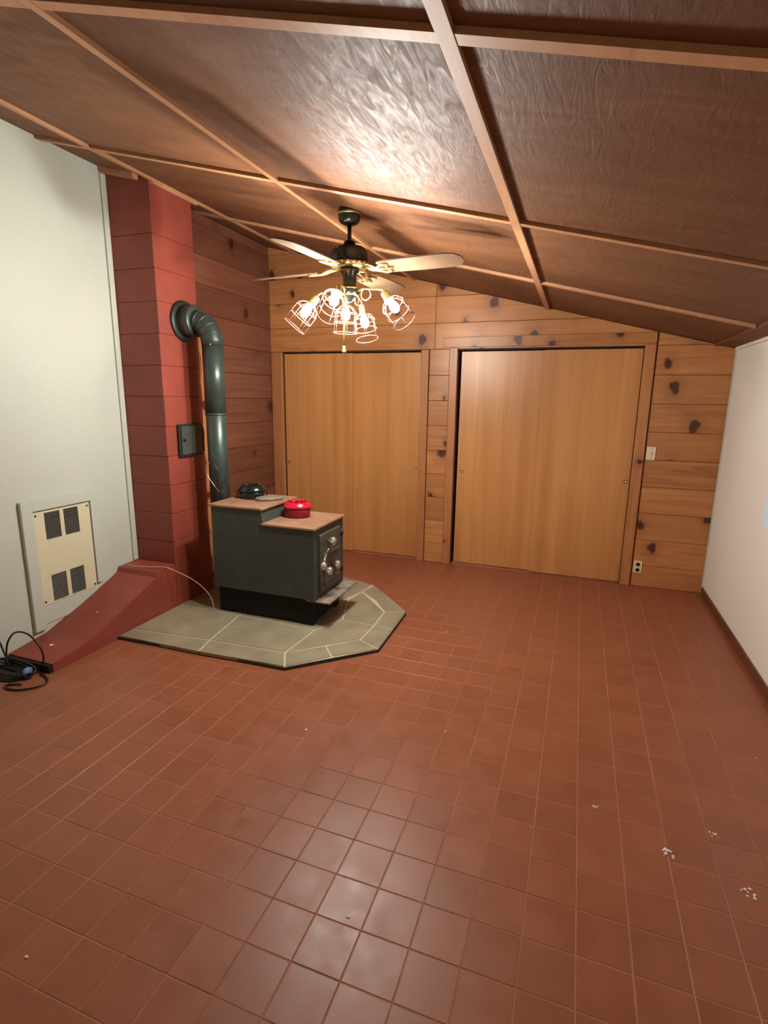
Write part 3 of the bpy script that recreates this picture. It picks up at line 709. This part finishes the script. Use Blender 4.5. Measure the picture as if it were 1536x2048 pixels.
# ------------------------------------------------------------------ cables, wire, crumbs
def smooth_path(pts, n=6, closed=False):
    P = [Vector(p) for p in pts]; out = []; N = len(P)
    for i in range(N if closed else N - 1):
        p0, p1, p2, p3 = (P[(i - 1) % N], P[i], P[(i + 1) % N], P[(i + 2) % N]) if closed else (P[max(i - 1, 0)], P[i], P[i + 1], P[min(i + 2, N - 1)])
        for k in range(n):
            t = k / n
            out.append(0.5 * ((2 * p1) + (p2 - p0) * t + (2 * p0 - 5 * p1 + 4 * p2 - p3) * t * t + (3 * p1 - p0 - 3 * p2 + p3) * t ** 3))
    if not closed: out.append(P[-1])
    return out
cb = empty('cable_coil', (-19.9, .4, 0), 'black coiled cables tied in blue on the floor by the ledge', 'cable')
loopc = [(-19.0, .86, .05), (-18.5, .72, .05), (-18.2, .45, .05), (-18.28, .08, .05), (-18.7, -.25, .05), (-19.2, -.3, .05), (-19.35, -.12, .05), (-18.9, .05, .06)]
MB().tube(smooth_path(loopc), .035, 8).build('cable', 'cable', cb)
for k in range(7):
    r1 = .95 + .05 * k; o = (k - 3) * .05
    pts = [(-20.15 + r1 * math.cos(t) * .95 + o * .4, .45 + .32 * math.sin(t) + o, .06 + .035 * k + .06 * math.sin(t + k)) for t in [2 * math.pi * i / 18 for i in range(18)]]
    pts = [(max(p[0], XL + .08), p[1], max(p[2], .045)) for p in pts]
    MB().tube(pts, .042, 8, True).build('cable', 'cable', cb)
up = [(-19.3, .9, .08), (-18.95, 1.0, .5), (-19.0, .98, 1.05), (-19.5, .95, 1.5), (-20.1, .9, 1.5), (-20.5, .85, 1.1), (-20.62, .8, .6), (-20.55, .75, .12)]
MB().tube(smooth_path(up), .034, 8).build('cable', 'cable', cb)
up2 = [(-20.4, .7, .1), (-20.6, .72, .6), (-20.85, .7, 1.2), (-20.95, .4, 1.6), (-20.95, -.2, 1.7), (-20.9, -.8, 1.2), (-20.7, -1.0, .05)]
MB().tube(smooth_path(up2), .034, 8).build('cable', 'cable', cb)
MB().lathe([(.16, -.1), (.2, -.06), (.2, .06), (.16, .1)], (-19.22, .55, .2), (.9, .3, 0), 14).build('cable_tie', 'bluetie', cb)
wp = [(-20.75, 6.95, 2.3), (-20.3, 6.9, 2.32), (-19.7, 7.0, 2.31), (-19.1, 7.15, 2.33), (-18.68, 7.25, 2.34), (-18.2, 7.45, 2.12), (-17.5, 7.7, 1.72), (-16.9, 7.82, 1.25), (-16.6, 7.88, .75), (-16.5, 7.86, .22)]
tag(MB().tube(smooth_path(wp), .017, 6).build('loose_wire', 'wire', origin=(-18.7, 7.2, 2.3)), 'thin pale wire running over the red ledge to the stove', 'wire')
def blob(name, x, y, z, n, spread, size, label, group=None):
    mb = MB(); r = random.Random(int(x * 100) + 7)
    for k in range(n):
        px, py = x + r.uniform(-spread, spread), y + r.uniform(-spread, spread); s = size * r.uniform(.4, 1.1)
        mb.lathe([(s * .8, 0), (s, s * .25), (s * .6, s * .6), (0, s * .7)], (px, py, z), (0, 0, 1), 6, 1.0, r.uniform(.5, 1), (math.cos(k), math.sin(k), 0), False)
    tag(mb.build(name, 'crumb', origin=(x, y, z)), label, 'debris', group)
blob('plaster_crumbs', 2.01, .25, 0, 14, .13, .05, 'largest scatter of white plaster crumbs on the right side of the floor')
blob('plaster_crumbs', 3.48, -.28, 0, 10, .13, .05, 'white plaster crumbs nearest the right edge of the floor')
blob('plaster_crumbs', 3.17, 1.22, 0, 7, .1, .035, 'faint scatter of white crumbs beyond the largest crumbs')
blob('plaster_crumbs', .44, 1.19, 0, 6, .07, .035, 'small cluster of white crumbs in the right middle of the floor')
for x, y, lb in ((-1.06, -.11, 'lone white paint chip left of the small crumb cluster'), (-8.11, 1.41, 'farther of two paint chips on the floor before the hearth corner'),
                 (-8.0, 1.01, 'nearer of two paint chips on the floor before the hearth corner'), (5.01, 4.98, 'white paint chip on the floor near the right wall'),
                 (-4.35, -3.83, 'white paint chip on the shiny tiles in the foreground'), (-9.67, -6.67, 'white paint chip in the lower left corner of the floor'),
                 (-3.95, 2.93, 'tiny white paint chip in the middle of the floor'), (-5.65, 10.16, 'tiny white paint chip to the right of the slate hearth')):
    blob('paint_chip', x, y, 0, 1, 0, .045, lb, 'paint chips on the tile floor')
blob('paint_flake', -19.75, 4.2, 1.06, 1, 0, .07, 'tiny white flake halfway up the red ramp')
blob('paint_flake', -19.9, 2.1, .47, 2, .06, .07, 'white flake at the low end of the red ramp')
